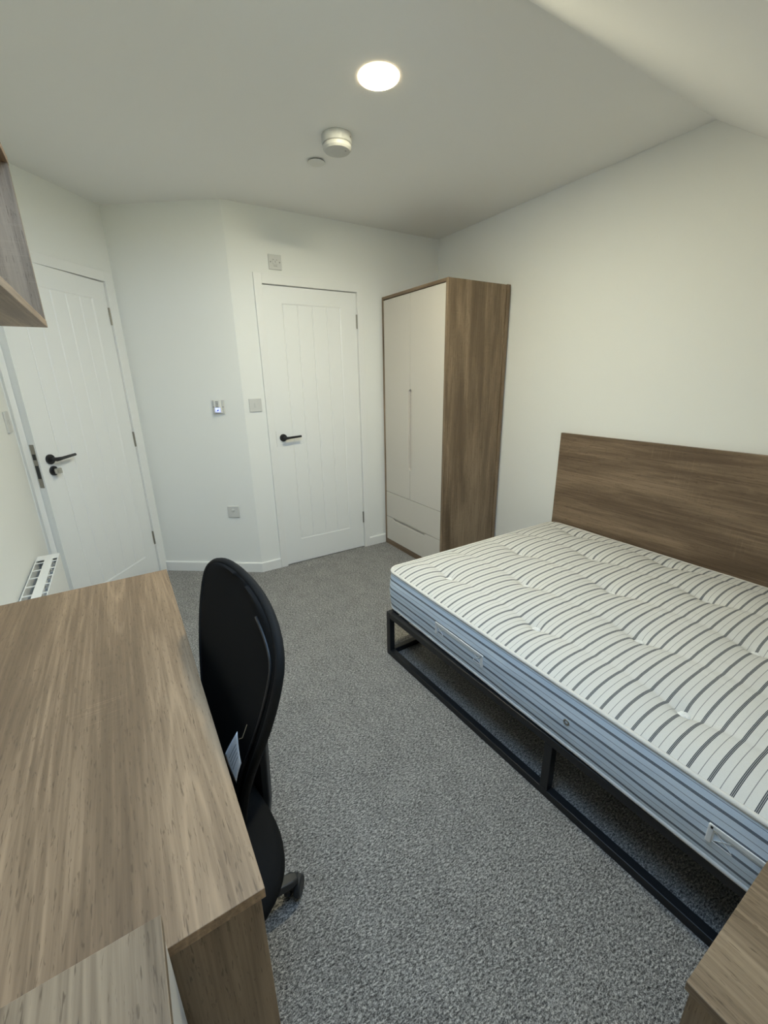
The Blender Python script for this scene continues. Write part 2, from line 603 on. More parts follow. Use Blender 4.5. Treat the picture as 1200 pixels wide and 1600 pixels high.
def lever(parent, F, px, pz, dirx, length, r=0.0265):
    """rose + lever handle at (px,pz) on the face y=0 of frame F"""
    Mx = F @ Matrix.Translation((px, 0, pz)) @ Matrix.Rotation(PI / 2, 4, 'X')
    bm = bmesh.new()
    lathe(bm, [(0, 0.0), (r, 0.0), (r, 0.007), (r - 0.002, 0.010), (0.013, 0.011), (0.011, 0.014), (0.011, 0.046), (0.009, 0.05), (0, 0.05)], 32, Mx)
    rose = mk('handle_rose', bm, M_blackh, parent, smooth=False, bevel=0)
    bm = bmesh.new()
    path = [(0, -0.043, 0), (0.012 * dirx, -0.046, 0.0), (0.03 * dirx, -0.047, 0.001), (length * dirx, -0.045, 0.006), ((length + 0.003) * dirx, -0.045, 0.006)]
    pts = [F @ (Vector((px, 0, pz)) + Vector(p)) for p in path]
    tube(bm, pts, [0.0105, 0.0105, 0.0085, 0.0075, 0.005], 12)
    mk('handle_lever', bm, M_blackh, parent, smooth=True)
    return rose


def hinge(parent, F, x, z, hh=0.10):
    bm = bmesh.new()
    tube(bm, [F @ Vector((x, -0.004, z - hh / 2)), F @ Vector((x, -0.004, z + hh / 2))], 0.0065, 10)
    box(bm, x - 0.012, x + 0.004, -0.0015, 0.001, z - hh / 2, z + hh / 2, F)
    return mk('hinge', bm, M_steel2, parent)


# door 2: closed, in the far wall (hinges on the right)
F_d2 = frame(Vector((-D2a, 0.0, 0.006)), Vector((-1, 0, 0)), Vector((0, 1, 0)))
d2 = door_slab('door_1', F_d2, D2b - D2a, 1.981, 0.006, 0.127, 0.565, 4, 'white boarded bathroom door beside the wardrobe, black lever handle')
lever(d2, F_d2, 1.3985 - D2a, 0.990, -1, 0.120)
for z in (1.79, 0.265):
    hinge(d2, F_d2, -0.001, z, 0.095)
bm = bmesh.new(); box(bm, D2b - D2a - 0.001, D2b - D2a + 0.003, -0.001, 0.004, 0.93, 1.04)
mk('latch_plate', bm, M_blackm, d2, F_d2)

# door 1: entrance door, standing ajar
S = math.radians(4.1)
TS = TH + S
hp = PB + dE * (E0 + 0.004)
uS = Vector((-math.cos(TS), -math.sin(TS), 0))
nS = Vector((uS.y, -uS.x, 0))
if nS.dot(nE) < 0:
    nS = -nS
F_d1 = frame(Vector((hp.x, hp.y, 0.006)) - nS * 0.001, uS, nS)
DW1 = 0.742
d1 = door_slab('door_2', F_d1, DW1, 1.981, 0.006, 0.115, 0.62, 5, 'white boarded entrance door standing ajar, black lever and thumbturn')
lever(d1, F_d1, DW1 - 0.063, 1.008, -1, 0.122, 0.0265)
for z in (1.79, 1.02, 0.297):
    hinge(d1, F_d1, -0.002, z, 0.10)
Mx = F_d1 @ Matrix.Translation((DW1 - 0.067, 0, 0.945)) @ Matrix.Rotation(PI / 2, 4, 'X')
bm = bmesh.new(); lathe(bm, [(0, 0), (0.0255, 0), (0.0255, 0.007), (0.023, 0.010), (0, 0.010)], 28, Mx)
tt = mk('thumbturn_rose', bm, M_blackh, d1)
bm = bmesh.new(); lathe(bm, [(0, 0.01), (0.010, 0.01), (0.010, 0.02), (0, 0.02)], 16, Mx)
box(bm, -0.016, 0.016, -0.015, 0.015, 0.02, 0.040, Mx)
mk('thumbturn', bm, M_chrome, tt, bevel=0.004)
bm = bmesh.new(); box(bm, DW1 - 0.0005, DW1 + 0.0015, 0.010, 0.034, 0.865, 1.095)
fe = mk('lock_forend', bm, M_steel2, d1, F_d1)
bm = bmesh.new()
box(bm, DW1 + 0.001, DW1 + 0.0022, 0.013, 0.031, 0.915, 0.985)
box(bm, DW1 + 0.001, DW1 + 0.0022, 0.013, 0.031, 1.015, 1.045)
mk('lock_bolt', bm, M_dark, fe, F_d1)


# ------------------------------------------------------------------ wall plates
def plate(name, label, cat, F, x, z, w, h, t=0.009):
    o = thing(name, label, cat, F @ Vector((x, 0, z - h / 2)))
    bm = bmesh.new()
    box(bm, x - w / 2, x + w / 2, -t, 0, z - h / 2, z + h / 2)
    mk('plate', bm, M_plate, o, F, bevel=0.003)
    return o


def screw(parent, F, x, z, t):
    bm = bmesh.new()
    lathe(bm, [(0, 0), (0.004, 0), (0.0035, 0.0015), (0, 0.0015)], 12, F @ Matrix.Translation((x, -t, z)) @ Matrix.Rotation(PI / 2, 4, 'X'))
    mk('screw', bm, M_plated, parent)


iso = plate('isolator_switch', 'square grey-white isolator switch plate on the wall above the bathroom door', 'switch', F_far, 1.352, 2.123, 0.087, 0.087)
for sx in (-0.03, 0.03):
    screw(iso, F_far, 1.352 + sx, 2.123, 0.009)
bm = bmesh.new(); box(bm, 1.352 - 0.017, 1.352 + 0.017, -0.0125, -0.008, 2.123 - 0.014, 2.123 + 0.018)
rk = mk('rocker', bm, M_plate, iso, F_far, bevel=0.002)
bm = bmesh.new()
box(bm, 1.352 - 0.0015, 1.352 + 0.0015, -0.0130, -0.012, 2.123 - 0.005, 2.123 + 0.007)
for sx in (-0.011, 0.011):
    box(bm, 1.352 + sx - 0.003, 1.352 + sx + 0.003, -0.0130, -0.012, 2.123 + 0.010, 2.123 + 0.014)
box(bm, 1.352 - 0.012, 1.352 + 0.012, -0.0095, -0.0085, 2.123 - 0.024, 2.123 - 0.021)
mk('marking', bm, M_plated, iso, F_far)

sw = plate('light_switch', 'square white light switch beside the frame of the bathroom door', 'switch', F_far, 1.575, 1.234, 0.086, 0.088)
bm = bmesh.new(); box(bm, 1.575 - 0.008, 1.575 + 0.008, -0.013, -0.008, 1.234 - 0.014, 1.234 + 0.014)
mk('rocker', bm, M_plate, sw, F_far, bevel=0.002)

F_left = frame(Vector((XL, 0, 0)), Vector((0, -1, 0)), Vector((-1, 0, 0)))
sl = plate('light_switch', 'white light switch on the left wall above the panel heater', 'switch', F_left, 0.32, 1.228, 0.087, 0.10)
bm = bmesh.new(); box(bm, 0.32 - 0.01, 0.32 + 0.01, -0.013, -0.008, 1.216, 1.24)
mk('rocker', bm, M_plate, sl, F_left, bevel=0.002)

so = plate('wall_socket', 'square white outlet plate low on the angled wall', 'socket', F_ang, 0.167, 0.480, 0.086, 0.086)
bm = bmesh.new(); lathe(bm, [(0, 0), (0.011, 0), (0.011, 0.006), (0.006, 0.009), (0, 0.009)], 18, F_ang @ Matrix.Translation((0.167, -0.009, 0.492)) @ Matrix.Rotation(PI / 2, 4, 'X'))
mk('outlet_port', bm, M_plate, so)

# control panel with blue display
cp = thing('control_panel', 'small white wall control panel with a glowing blue display', 'controller', F_ang @ Vector((0.175, 0, 1.185)))
bm = bmesh.new(); box(bm, 0.135, 0.217, -0.012, 0, 1.182, 1.274)
mk('backplate', bm, M_plate, cp, F_ang, bevel=0.002)
bm = bmesh.new(); box(bm, 0.150, 0.198, -0.028, -0.011, 1.190, 1.272)
mk('housing', bm, M_white, cp, F_ang, bevel=0.003)
bm = bmesh.new(); box(bm, 0.156, 0.190, -0.0290, -0.0275, 1.196, 1.222)
dsp = mk('display', bm, M_blue, cp, F_ang)
bm = bmesh.new(); prism(bm, [(0.166, 1.203), (0.182, 1.203), (0.170, 1.214)], -0.0296, -0.0288, 1)
mk('display_symbol', bm, plain('blue_ink', (0.02, 0.02, 0.25), 0.5), dsp, F_ang)
for i in range(4):
    bm = bmesh.new(); box(bm, 0.166, 0.184, -0.0300, -0.0275, 1.2285 + i * 0.0105, 1.2345 + i * 0.0105)
    mk('button', bm, M_plated, cp, F_ang)
for xx in (0.142, 0.208):
    screw(cp, F_ang, xx, 1.228, 0.012)

# ------------------------------------------------------------------ ceiling fittings
lp = thing('ceiling_light', 'round lit flush downlight in the ceiling', 'light', (-1.392, -1.380, H))
T = Matrix.Translation((-1.392, -1.380, H)) @ Matrix.Rotation(PI, 4, 'X')
bm = bmesh.new(); lathe(bm, [(0.0665, 0), (0.0745, 0), (0.0735, 0.004), (0.0675, 0.0065), (0.0665, 0.0)], 48, T)
mk('rim', bm, M_lamprim, lp, smooth=True)
bm = bmesh.new(); lathe(bm, [(0, 0.001), (0.0665, 0.001), (0.0665, 0.0055), (0.060, 0.0068), (0, 0.0072)], 48, T)
mk('diffuser', bm, M_lamp, lp, smooth=True)

sd_ = thing('smoke_detector', 'white two-tier smoke detector on the ceiling next to the downlight', 'detector', (-1.352, -0.955, H))
T = Matrix.Translation((-1.352, -0.955, H)) @ Matrix.Rotation(PI, 4, 'X')
bm = bmesh.new(); lathe(bm, [(0, 0), (0.068, 0), (0.069, 0.003), (0.067, 0.032), (0.064, 0.035), (0, 0.035)], 40, T)
mk('base', bm, M_offw, sd_, bevel=0.002)
bm = bmesh.new(); lathe(bm, [(0.053, 0.034), (0.060, 0.034), (0.064, 0.040), (0.063, 0.051), (0.056, 0.058), (0.03, 0.0605), (0, 0.061)], 40, T)
mk('head', bm, M_offw, sd_, bevel=0.001)
bm = bmesh.new(); lathe(bm, [(0.057, 0.0335), (0.0605, 0.0335), (0.0605, 0.039), (0.057, 0.039)], 40, T)
mk('vent_gap', bm, M_plated, sd_)
bm = bmesh.new(); lathe(bm, [(0, 0), (0.0045, 0), (0.004, 0.0015), (0, 0.0015)], 12, Matrix.Translation((-1.325, -0.985, H - 0.0607)) @ Matrix.Rotation(PI, 4, 'X'))
mk('indicator', bm, M_plated, sd_)
bm = bmesh.new(); lathe(bm, [(0, 0), (0.0045, 0), (0.004, 0.0015), (0, 0.0015)], 12, Matrix.Translation((-1.315, -1.013, H - 0.018)) @ Matrix.Rotation(PI / 2, 4, 'X') @ Matrix.Rotation(0.5, 4, 'Y'))
mk('screw', bm, M_plated, sd_)

cpn = thing('sprinkler_cover', 'flat round white cover plate on the ceiling left of the smoke detector', 'cover plate', (-1.340, -0.698, H))
T = Matrix.Translation((-1.340, -0.698, H)) @ Matrix.Rotation(PI, 4, 'X')
bm = bmesh.new(); lathe(bm, [(0, 0.0), (0.034, 0.0), (0.034, 0.006), (0, 0.006)], 32, T)
mk('recess', bm, M_plated, cpn)
bm = bmesh.new(); lathe(bm, [(0, 0.006), (0.042, 0.006), (0.0425, 0.0075), (0.041, 0.0085), (0, 0.009)], 36, T)
mk('cover', bm, M_plate, cpn)

# ------------------------------------------------------------------ wardrobe
wx0, wx1, wy0, wy1, wh = -0.550, -0.048, -0.785, -0.018, 1.972
wd = thing('wardrobe', 'tall brown oak-effect wardrobe with pale grey doors against the right wall', 'wardrobe', (-0.28, -0.40, 0))
PT = 0.020
mk('side_panel', B(wx0, wx1, wy0, wy0 + PT, 0, wh), M_woodZ, wd, bevel=0.001)
mk('side_panel', B(wx0, wx1, wy1 - PT, wy1, 0, wh), M_woodZ, wd, bevel=0.001)
mk('top_panel', B(wx0, wx1, wy0 + PT, wy1 - PT, wh - PT, wh), M_woodYh, wd, bevel=0.001)
mk('plinth', B(wx0 + 0.002, wx0 + 0.02, wy0 + PT, wy1 - PT, 0, 0.044), M_woodYh, wd)
mk('back_panel', B(wx1 - 0.01, wx1, wy0 + PT, wy1 - PT, 0.02, wh - PT), M_woodZ, wd)
bm = bmesh.new()
box(bm, wx1 + 0.003, -0.016, wy0 - 0.006, wy0 + 0.012, 0, wh + 0.002)
mk('scribe_strip', bm, M_woodZ, wd, bevel=0.001)
mk('carcass_shadow_board', B(wx0 + 0.019, wx0 + 0.026, wy0 + PT, wy1 - PT, 0.044, wh - PT), M_greyd, wd)
iy0, iy1 = wy0 + PT + 0.002, wy1 - PT - 0.002
ysp = -0.386
zD0, zD1 = 0.477, wh - PT - 0.006
g0, g1, gd = 0.71, 1.315, 0.020


def door_leaf(y0, y1, side):
    """side +1: notch on the y1 edge, -1: notch on the y0 edge"""
    if side > 0:
        pts = [(y0, zD0), (y1, zD0), (y1, g0), (y1 - gd * 0.7, g0 + 0.006), (y1 - gd, g0 + 0.018), (y1 - gd, g1 - 0.018), (y1 - gd * 0.7, g1 - 0.006), (y1, g1), (y1, zD1), (y0, zD1)]
    else:
        pts = [(y0, zD0), (y1, zD0), (y1, zD1), (y0, zD1), (y0, g1), (y0 + gd * 0.7, g1 - 0.006), (y0 + gd, g1 - 0.018), (y0 + gd, g0 + 0.018), (y0 + gd * 0.7, g0 + 0.006), (y0, g0)]
    bm = bmesh.new()
    prism(bm, pts, wx0 + 0.001, wx0 + 0.018, 0)
    return mk('door', bm, M_grey, wd, bevel=0.0015)


door_leaf(iy0, ysp - 0.0015, 1)
door_leaf(ysp + 0.0015, iy1, -1)
mk('drawer', B(wx0 + 0.001, wx0 + 0.018, iy0, iy1, 0.2575, 0.4735), M_grey, wd, bevel=0.0015)
bm = bmesh.new()
zt_ = 0.2540
prism(bm, [(iy0, 0.047), (iy1, 0.047), (iy1, zt_), (-0.135, zt_), (-0.150, zt_ - 0.020), (-0.572, zt_ - 0.020), (-0.587, zt_), (iy0, zt_)], wx0 + 0.001, wx0 + 0.018, 0)
mk('drawer', bm, M_grey, wd, bevel=0.0015)

# ------------------------------------------------------------------ bed
fx0, fx1, fy0, fy1 = -1.373, -0.075, -3.300, -1.368
MBED = Matrix.Translation((-1.373, -2.1, 0)) @ Matrix.Rotation(math.radians(1.5), 4, 'Z') @ Matrix.Translation((1.373, 2.1, 0))
FZ = 0.252
TB = 0.030
bed = thing('bed_frame', 'black square-tube steel bed frame under the striped mattress', 'bed', (-0.70, -2.34, 0))


def rail(name, *a):
    return mk(name, B(*a), M_blackm, bed, M=MBED, bevel=0.002)


for z0 in (FZ - TB, 0.0):
    rail('long_rail', fx0, fx0 + TB, fy0 + TB, fy1 - TB, z0, z0 + TB)
    rail('long_rail', fx1 - TB, fx1, fy0 + TB, fy1 - TB, z0, z0 + TB)
    rail('end_rail', fx0 + TB, fx1 - TB, fy1 - TB, fy1, z0, z0 + TB)
    rail('end_rail', fx0 + TB, fx1 - TB, fy0, fy0 + TB, z0, z0 + TB)
ym = -2.342
for xx in (fx0, fx1 - TB):
    for yy in (fy0, fy1 - TB):
        rail('leg', xx, xx + TB, yy, yy + TB, 0, FZ)
    rail('leg', xx, xx + TB, ym - TB / 2, ym + TB / 2, TB, FZ - TB)
rail('centre_rail', fx0 + TB, fx1 - TB, ym - TB / 2, ym + TB / 2, FZ - TB, FZ)
for i in range(12):
    y = fy0 + 0.12 + i * 0.155
    if abs(y - ym) < 0.06:
        continue
    bm = B(fx0 + TB, fx1 - TB, y - 0.03, y + 0.03, FZ - 0.016, FZ)
    mk('slat', bm, M_blackm, bed, M=MBED)

hb = thing('wooden_bed_panel', 'long horizontal brown wood panel on the wall behind the mattress', 'headboard', (-0.012, -2.3, 0))
mk('board', B(-0.023, -0.0015, -3.34, -1.298, 0.10, 1.046), M_woodYh, hb, bevel=0.001)
for yy in (-1.6, -3.0):
    mk('foot', B(-0.022, -0.015, yy - 0.03, yy + 0.03, 0.0, 0.10), M_blackm, hb)

# mattress ----------------------------------------------------------------
mx0, mx1, my0, my1 = -1.362, -0.042, -3.235, -1.318
mz0, mz1 = 0.2545, 0.462
mat_ = thing('mattress', 'cream and charcoal pinstriped tufted double mattress on the black frame', 'mattress', (-0.7, -2.28, mz0))
tcols = [(-1.165, 0), (-0.925, 1), (-0.665, 0), (-0.410, 1), (-0.170, 0)]
TPY = 0.517
tufts = []
for cx, odd in tcols:
    base = -1.585 - (0.262 if odd else 0)
    k = 0
    while base - k * TPY > my0 + 0.12:
        tufts.append((cx, base - k * TPY)); k += 1
RC = 0.07


def edge_dist(x, y):
    return min(x - mx0, mx1 - x, y - my0, my1 - y)


def top_z(x, y):
    d = max(0.0, edge_dist(x, y))
    crown = 0.043 * (1 - math.exp(-d / 0.075))
    # valley along y through each tuft column, deepest at the tufts
    dip = 0.0
    for cx, odd in tcols:
        dx = abs(x - cx)
        if dx > 0.2:
            continue
        base = -1.585 - (0.262 if odd else 0)
        q = (y - base) / TPY
        dy = abs(q - round(q)) * TPY
        amp = 0.010 + 0.026 * math.exp(-(dy / 0.10) ** 2)
        dip += amp * math.exp(-dx / 0.065) + 0.014 * math.exp(-((dx / 0.022) ** 2 + (dy / 0.022) ** 2))
    n = mnoise.noise(Vector((x * 5, y * 5, 3.1))) * 0.0025
    fade = min(1.0, d / 0.10)
    return mz1 + crown - dip * fade + n * fade


def outline(inset, n=8):
    """rounded rectangle outline, counter-clockwise"""
    pts = []
    r = max(0.005, RC - inset)
    a0, a1, b0, b1 = mx0 + inset, mx1 - inset, my0 + inset, my1 - inset
    NX, NY = 44, 64
    for (cx, cy, s) in ((a1 - r, b1 - r, 0), (a0 + r, b1 - r, 1), (a0 + r, b0 + r, 2), (a1 - r, b0 + r, 3)):
        for i in range(n + 1):
            a = (s + i / n) * PI / 2
            pts.append((cx + r * math.cos(a), cy + r * math.sin(a)))
        nxt = {0: (a0 + r, b1), 1: (a0, b0 + r), 2: (a1 - r, b0), 3: (a1, b1 - r)}[s]
        st = pts[-1]
        m_ = NX if s in (0, 2) else NY
        for i in range(1, m_):
            t = i / m_
            pts.append((st[0] + (nxt[0] - st[0]) * t, st[1] + (nxt[1] - st[1]) * t))
    return pts


# top panel: grid mapped into the rounded rectangle
bm = bmesh.new()
GX, GY = 150, 190
grid = []
ins = 0.004
for j in range(GY + 1):
    row = []
    for i in range(GX + 1):
        x = mx0 + ins + (mx1 - mx0 - 2 * ins) * i / GX
        y = my0 + ins + (my1 - my0 - 2 * ins) * j / GY
        # pull corners in to the radius
        cx = min(max(x, mx0 + RC), mx1 - RC); cy = min(max(y, my0 + RC), my1 - RC)
        dx, dy = x - cx, y - cy
        if dx and dy:
            mxd = max(abs(dx), abs(dy)); L_ = math.hypot(dx, dy)
            s_ = mxd / L_
            x, y = cx + dx * s_, cy + dy * s_
            d = RC - math.hypot(dx * s_, dy * s_)
            z = mz1 + 0.043 * (1 - math.exp(-max(0, d) / 0.075))
        else:
            z = top_z(x, y)
        row.append(bm.verts.new((x, y, z)))
    grid.append(row)
for j in range(GY):
    for i in range(GX):
        bm.faces.new((grid[j][i], grid[j][i + 1], grid[j + 1][i + 1], grid[j + 1][i]))
mk('top_panel', bm, M_tickT, mat_, smooth=True)

# side border with soft quilting
bm = bmesh.new()
O = outline(0.0)
NZ = 14
cent = Vector(((mx0 + mx1) / 2, (my0 + my1) / 2))
rings = []
n_ = len(O)
for k in range(NZ + 1):
    t = k / NZ
    z = mz0 + 0.004 + (mz1 - mz0 - 0.004) * t
    ring = []
    for i, (x, y) in enumerate(O):
        px, py = O[i - 1]; qx, qy = O[(i + 1) % n_]
        nx, ny = (qy - py), -(qx - px)
        l_ = math.hypot(nx, ny) or 1
        nx, ny = nx / l_, ny / l_
        bul = -0.006 + 0.012 * math.sin(PI * t) ** 0.7
        q = 0.003 * mnoise.noise(Vector((x * 9, y * 9, z * 22))) * math.sin(PI * t)
        ring.append(bm.verts.new((x + nx * (bul + q), y + ny * (bul + q), z)))
    rings.append(ring)
for k in range(NZ):
    for i in range(n_):
        j = (i + 1) % n_
        bm.faces.new((rings[k][i], rings[k][j], rings[k + 1][j], rings[k + 1][i]))
bm.faces.new(rings[0][::-1])
bmesh.ops.recalc_face_normals(bm, faces=bm.faces)
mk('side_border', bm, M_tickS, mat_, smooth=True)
# piping
O2 = outline(0.006)
for zz, rr in ((mz1 + 0.001, 0.0075), (mz0 + 0.010, 0.008)):
    bm = bmesh.new()
    tube(bm, [(x, y, zz + 0.0015 * mnoise.noise(Vector((x * 6, y * 6, zz)))) for x, y in O2], rr, 8, closed=True)
    mk('piping', bm, M_pipe, mat_, smooth=True)
# tufts
first = None
for (x, y) in tufts:
    if first is None:
        bm = bmesh.new()
        for a in range(7):
            ang = a * PI * 2 / 7
            Mt = Matrix.Translation((x + 0.010 * math.cos(ang), y + 0.007 * math.sin(ang), top_z(x, y) + 0.006)) @ Matrix.Rotation(ang, 4, 'Z') @ Matrix.Diagonal((0.013, 0.011, 0.008, 1))
            bmesh.ops.create_icosphere(bm, subdivisions=1, radius=1.0, matrix=Mt)
        first = mk('tuft', bm, M_tuft, mat_, smooth=True)
        f0 = Vector((x, y, top_z(x, y)))
    else:
        o = first.copy()
        COL.objects.link(o)
        o.location = Vector((x, y, top_z(x, y))) - f0
# handles on the long side
for yc_ in (-1.885, -2.925):
    bm = bmesh.new()
    hx = mx0 - 0.007
    zt = 0.374
    box(bm, hx - 0.004, hx, yc_ - 0.142, yc_ + 0.142, zt - 0.008, zt + 0.006)
    for s_ in (-1, 1):
        box(bm, hx - 0.004, hx + 0.003, yc_ + s_ * 0.139 - 0.006, yc_ + s_ * 0.139 + 0.006, zt - 0.050, zt + 0.004)
    h_ = mk('handle', bm, M_tape, mat_, bevel=0.002)
    for s_ in (-1, 1):
        bm = bmesh.new()
        y0 = yc_ + s_ * 0.112
        for (dy0, dz0, dy1, dz1) in ((-0.018, -0.014, 0.018, 0.014), (-0.018, 0.014, 0.018, -0.014), (-0.02, -0.018, 0.02, -0.018), (-0.02 * -s_, -0.018, -0.02 * -s_, 0.018)):
            tube(bm, [(hx - 0.0005, y0 + dy0, zt - 0.024 + dz0), (hx - 0.0005, y0 + dy1, zt - 0.024 + dz1)], 0.0013, 5)
        mk('stitching', bm, M_tape, h_)
# vents
for yv in (-2.394, -1.50):
    bm = bmesh.new()
    Mv = Matrix.Translation((mx0 - 0.005, yv, 0.360)) @ Matrix.Rotation(-PI / 2, 4, 'Y')
    lathe(bm, [(0.005, 0.0), (0.0105, 0.0), (0.0105, 0.003), (0.0085, 0.0045), (0.006, 0.004), (0.005, 0.001)], 20, Mv)
    if yv < -2:
        mk('vent', bm, M_steel2, mat_, smooth=True)
    else:
        bm.free()

# ------------------------------------------------------------------ desk
dx0, dx1, dy0, dy1, dz = XL + 0.016, -2.342, -2.582, -1.388, 0.75
desk = thing('desk', 'wide brown oak-effect desk against the left wall', 'desk', (-2.6, -1.98, 0))
mk('desktop', B(dx0, dx1, dy0, dy1, dz - 0.018, dz), M_woodY, desk, bevel=0.001)
mk('side_panel', B(dx0 + 0.01, dx1 - 0.006, dy0 + 0.004, dy0 + 0.022, 0, dz - 0.018), M_woodZ, desk, bevel=0.001)
mk('side_panel', B(dx0 + 0.01, dx1 - 0.006, dy1 - 0.022, dy1 - 0.004, 0, dz - 0.018), M_woodZ, desk, bevel=0.001)
mk('modesty_panel', B(dx0 + 0.02, dx0 + 0.036, dy0 + 0.022, dy1 - 0.022, 0.30, dz - 0.018), M_woodY, desk)

# chest of drawers at the near end of the desk
cx0, cx1, cy0, cy1, cz = XL + 0.016, -2.457, -3.335, -2.590, 0.822
ch = thing('chest_of_drawers', 'brown wood-topped drawer chest with pale grey front at the near end of the desk', 'chest', (-2.65, -2.95, 0))
mk('top', B(cx0, cx1, cy0, cy1, cz - 0.018, cz), M_woodY2, ch, bevel=0.001)
mk('side_panel', B(cx0, cx1 - 0.020, cy1 - 0.021, cy1 - 0.003, 0, cz - 0.018), M_woodZ, ch)
mk('side_panel', B(cx0, cx1 - 0.020, cy0 + 0.003, cy0 + 0.021, 0, cz - 0.018), M_woodZ, ch)
mk('back_panel', B(cx0 + 0.002, cx0 + 0.01, cy0 + 0.021, cy1 - 0.021, 0.02, cz - 0.018), M_woodZ, ch)
mk('plinth', B(cx1 - 0.05, cx1 - 0.032, cy0 + 0.021, cy1 - 0.021, 0, 0.06), M_woodY, ch)
for i in range(4):
    z0 = 0.062 + i * 0.1855
    bm = B(cx1 - 0.019, cx1 - 0.002, cy0 + 0.003, cy1 - 0.003, z0, z0 + 0.182)
    dr = mk('drawer', bm, M_grey, ch, bevel=0.0015)

# bedside table
bx0, bx1, by0, by1, bz = -1.803, -1.400, -3.335, -2.900, 0.50
bs = thing('bedside_table', 'brown wood bedside table beside the near end of the bed', 'bedside table', (-1.6, -3.12, 0))
mk('top', B(bx0, bx1, by0, by1, bz - 0.018, bz), M_woodY2, bs, bevel=0.001)
mk('side_panel', B(bx0 + 0.008, bx0 + 0.026, by0 + 0.006, by1 - 0.006, 0, bz - 0.018), M_woodZ, bs)
mk('side_panel', B(bx1 - 0.026, bx1 - 0.008, by0 + 0.006, by1 - 0.006, 0, bz - 0.018), M_woodZ, bs)
mk('back_panel', B(bx0 + 0.026, bx1 - 0.026, by0 + 0.006, by0 + 0.014, 0.02, bz - 0.018), M_woodZ, bs)
for i in range(2):
    z0 = 0.055 + i * 0.213
    mk('drawer', B(bx0 + 0.028, bx1 - 0.028, by1 - 0.026, by1 - 0.008, z0, z0 + 0.209), M_grey, bs, bevel=0.0015)
mk('plinth', B(bx0 + 0.026, bx1 - 0.026, by1 - 0.05, by1 - 0.034, 0, 0.053), M_woodY, bs)

# open wall shelf
sx0, sx1, sy0, sy1, sz0, sz1 = XL + 0.002, -2.520, -2.500, -1.402, 1.5515, 1.950
sh = thing('wall_shelf', 'open brown wooden box shelf on the left wall above the desk', 'shelf', (-2.69, -1.99, sz0))
mk('bottom_board', B(sx0, sx1, sy0, sy1, sz0, sz0 + 0.018), M_woodY, sh, bevel=0.001)
mk('top_board', B(sx0, sx1, sy0, sy1, sz1 - 0.018, sz1), M_woodY, sh, bevel=0.001)
mk('side_panel', B(sx0, sx1 - 0.001, sy1 - 0.019, sy1 - 0.001, sz0 + 0.018, sz1 - 0.018), M_woodZ, sh)
mk('side_panel', B(sx0, sx1 - 0.001, sy0 + 0.001, sy0 + 0.019, sz0 + 0.018, sz1 - 0.018), M_woodZ, sh)
mk('back_panel', B(sx0, sx0 + 0.008, sy0 + 0.019, sy1 - 0.019, sz0 + 0.018, sz1 - 0.018), M_woodY, sh)

# ------------------------------------------------------------------ panel heater
hx0, hx1, hy0, hy1, hz0, hz1 = XL + 0.013, -2.748, -1.37, -0.560, 0.17, 0.618
ht = thing('panel_heater', 'white slim panel heater with slotted top on the left wall behind the desk', 'heater', (-2.8, -0.965, 0))
bm = bmesh.new()
box(bm, hx1 - 0.004, hx1, hy0, hy1, hz0, hz1)
mk('front_panel', bm, M_rad, ht, bevel=0.001)
bm = bmesh.new()
box(bm, hx0, hx0 + 0.004, hy0, hy1, hz0, hz1)
mk('back_panel', bm, M_rad, ht)
mk('end_panel', B(hx0 + 0.004, hx1 - 0.004, hy1 - 0.004, hy1, hz0, hz1), M_rad, ht)
mk('end_panel', B(hx0 + 0.004, hx1 - 0.004, hy0, hy0 + 0.004, hz0, hz1), M_rad, ht)
# slotted top grille: end strips, centre strip and cross bars
bm = bmesh.new()
xa, xb = hx0 + 0.004, hx1 - 0.004
c0, c1 = hx0 + 0.034, hx0 + 0.066
box(bm, xa, xb, hy1 - 0.060, hy1 - 0.004, hz1 - 0.003, hz1)
box(bm, xa, xb, hy0 + 0.004, hy0 + 0.06, hz1 - 0.003, hz1)
box(bm, c0, c1, hy0 + 0.06, hy1 - 0.060, hz1 - 0.003, hz1)
mk('top_grille', bm, M_rad, ht)
y = hy1 - 0.060 - 0.036
while y > hy0 + 0.08:
    for (a, b_) in ((xa, c0), (c1, xb)):
        mk('grille_bar', B(a, b_, y - 0.004, y + 0.004, hz1 - 0.003, hz1), M_rad, ht)
    y -= 0.092
# convector inside
bm = bmesh.new()
k = hy1 - 0.09
while k > hy0 + 0.09:
    pts = [(xb - 0.001, k + 0.030), (xb - 0.022, k + 0.020), (xb - 0.022, k - 0.004), (xb - 0.001, k - 0.020)]
    prism(bm, pts, hz0 + 0.02, hz1 - 0.02, 2)
    k -= 0.092
box(bm, c0 + 0.004, c1 - 0.004, hy0 + 0.02, hy1 - 0.02, hz0 + 0.02, hz1 - 0.02)
mk('convector', bm, M_raddark, ht)
for yy in (-1.2, -0.72):
    mk('wall_bracket', B(XL + 0.0005, hx0, yy - 0.02, yy + 0.02, 0.30, 0.50), M_white, ht)
for yy in (-1.3, -0.63):
    mk('foot', B(hx0 + 0.02, hx1 - 0.02, yy - 0.03, yy + 0.03, 0.0, hz0), M_white, ht)

# ------------------------------------------------------------------ office chair
CY = -2.103
PHI = 0.074
_p = Vector((-2.2696, CY, 0))
MC = Matrix.Translation(_p) @ Matrix.Rotation(PHI, 4, 'Z') @ Matrix.Translation(-_p)
CB = Vector((-2.515, CY - 0.045, 0))          # column of the swivel base
chair = thing('office_chair', 'black mesh-back swivel office chair pushed in at the desk', 'chair', MC @ CB)
# backrest: tapering slab leaning back
zb0, zb1 = 0.464, 0.976
HW, HB, RTOP = 0.2535, 0.1454, 0.1035


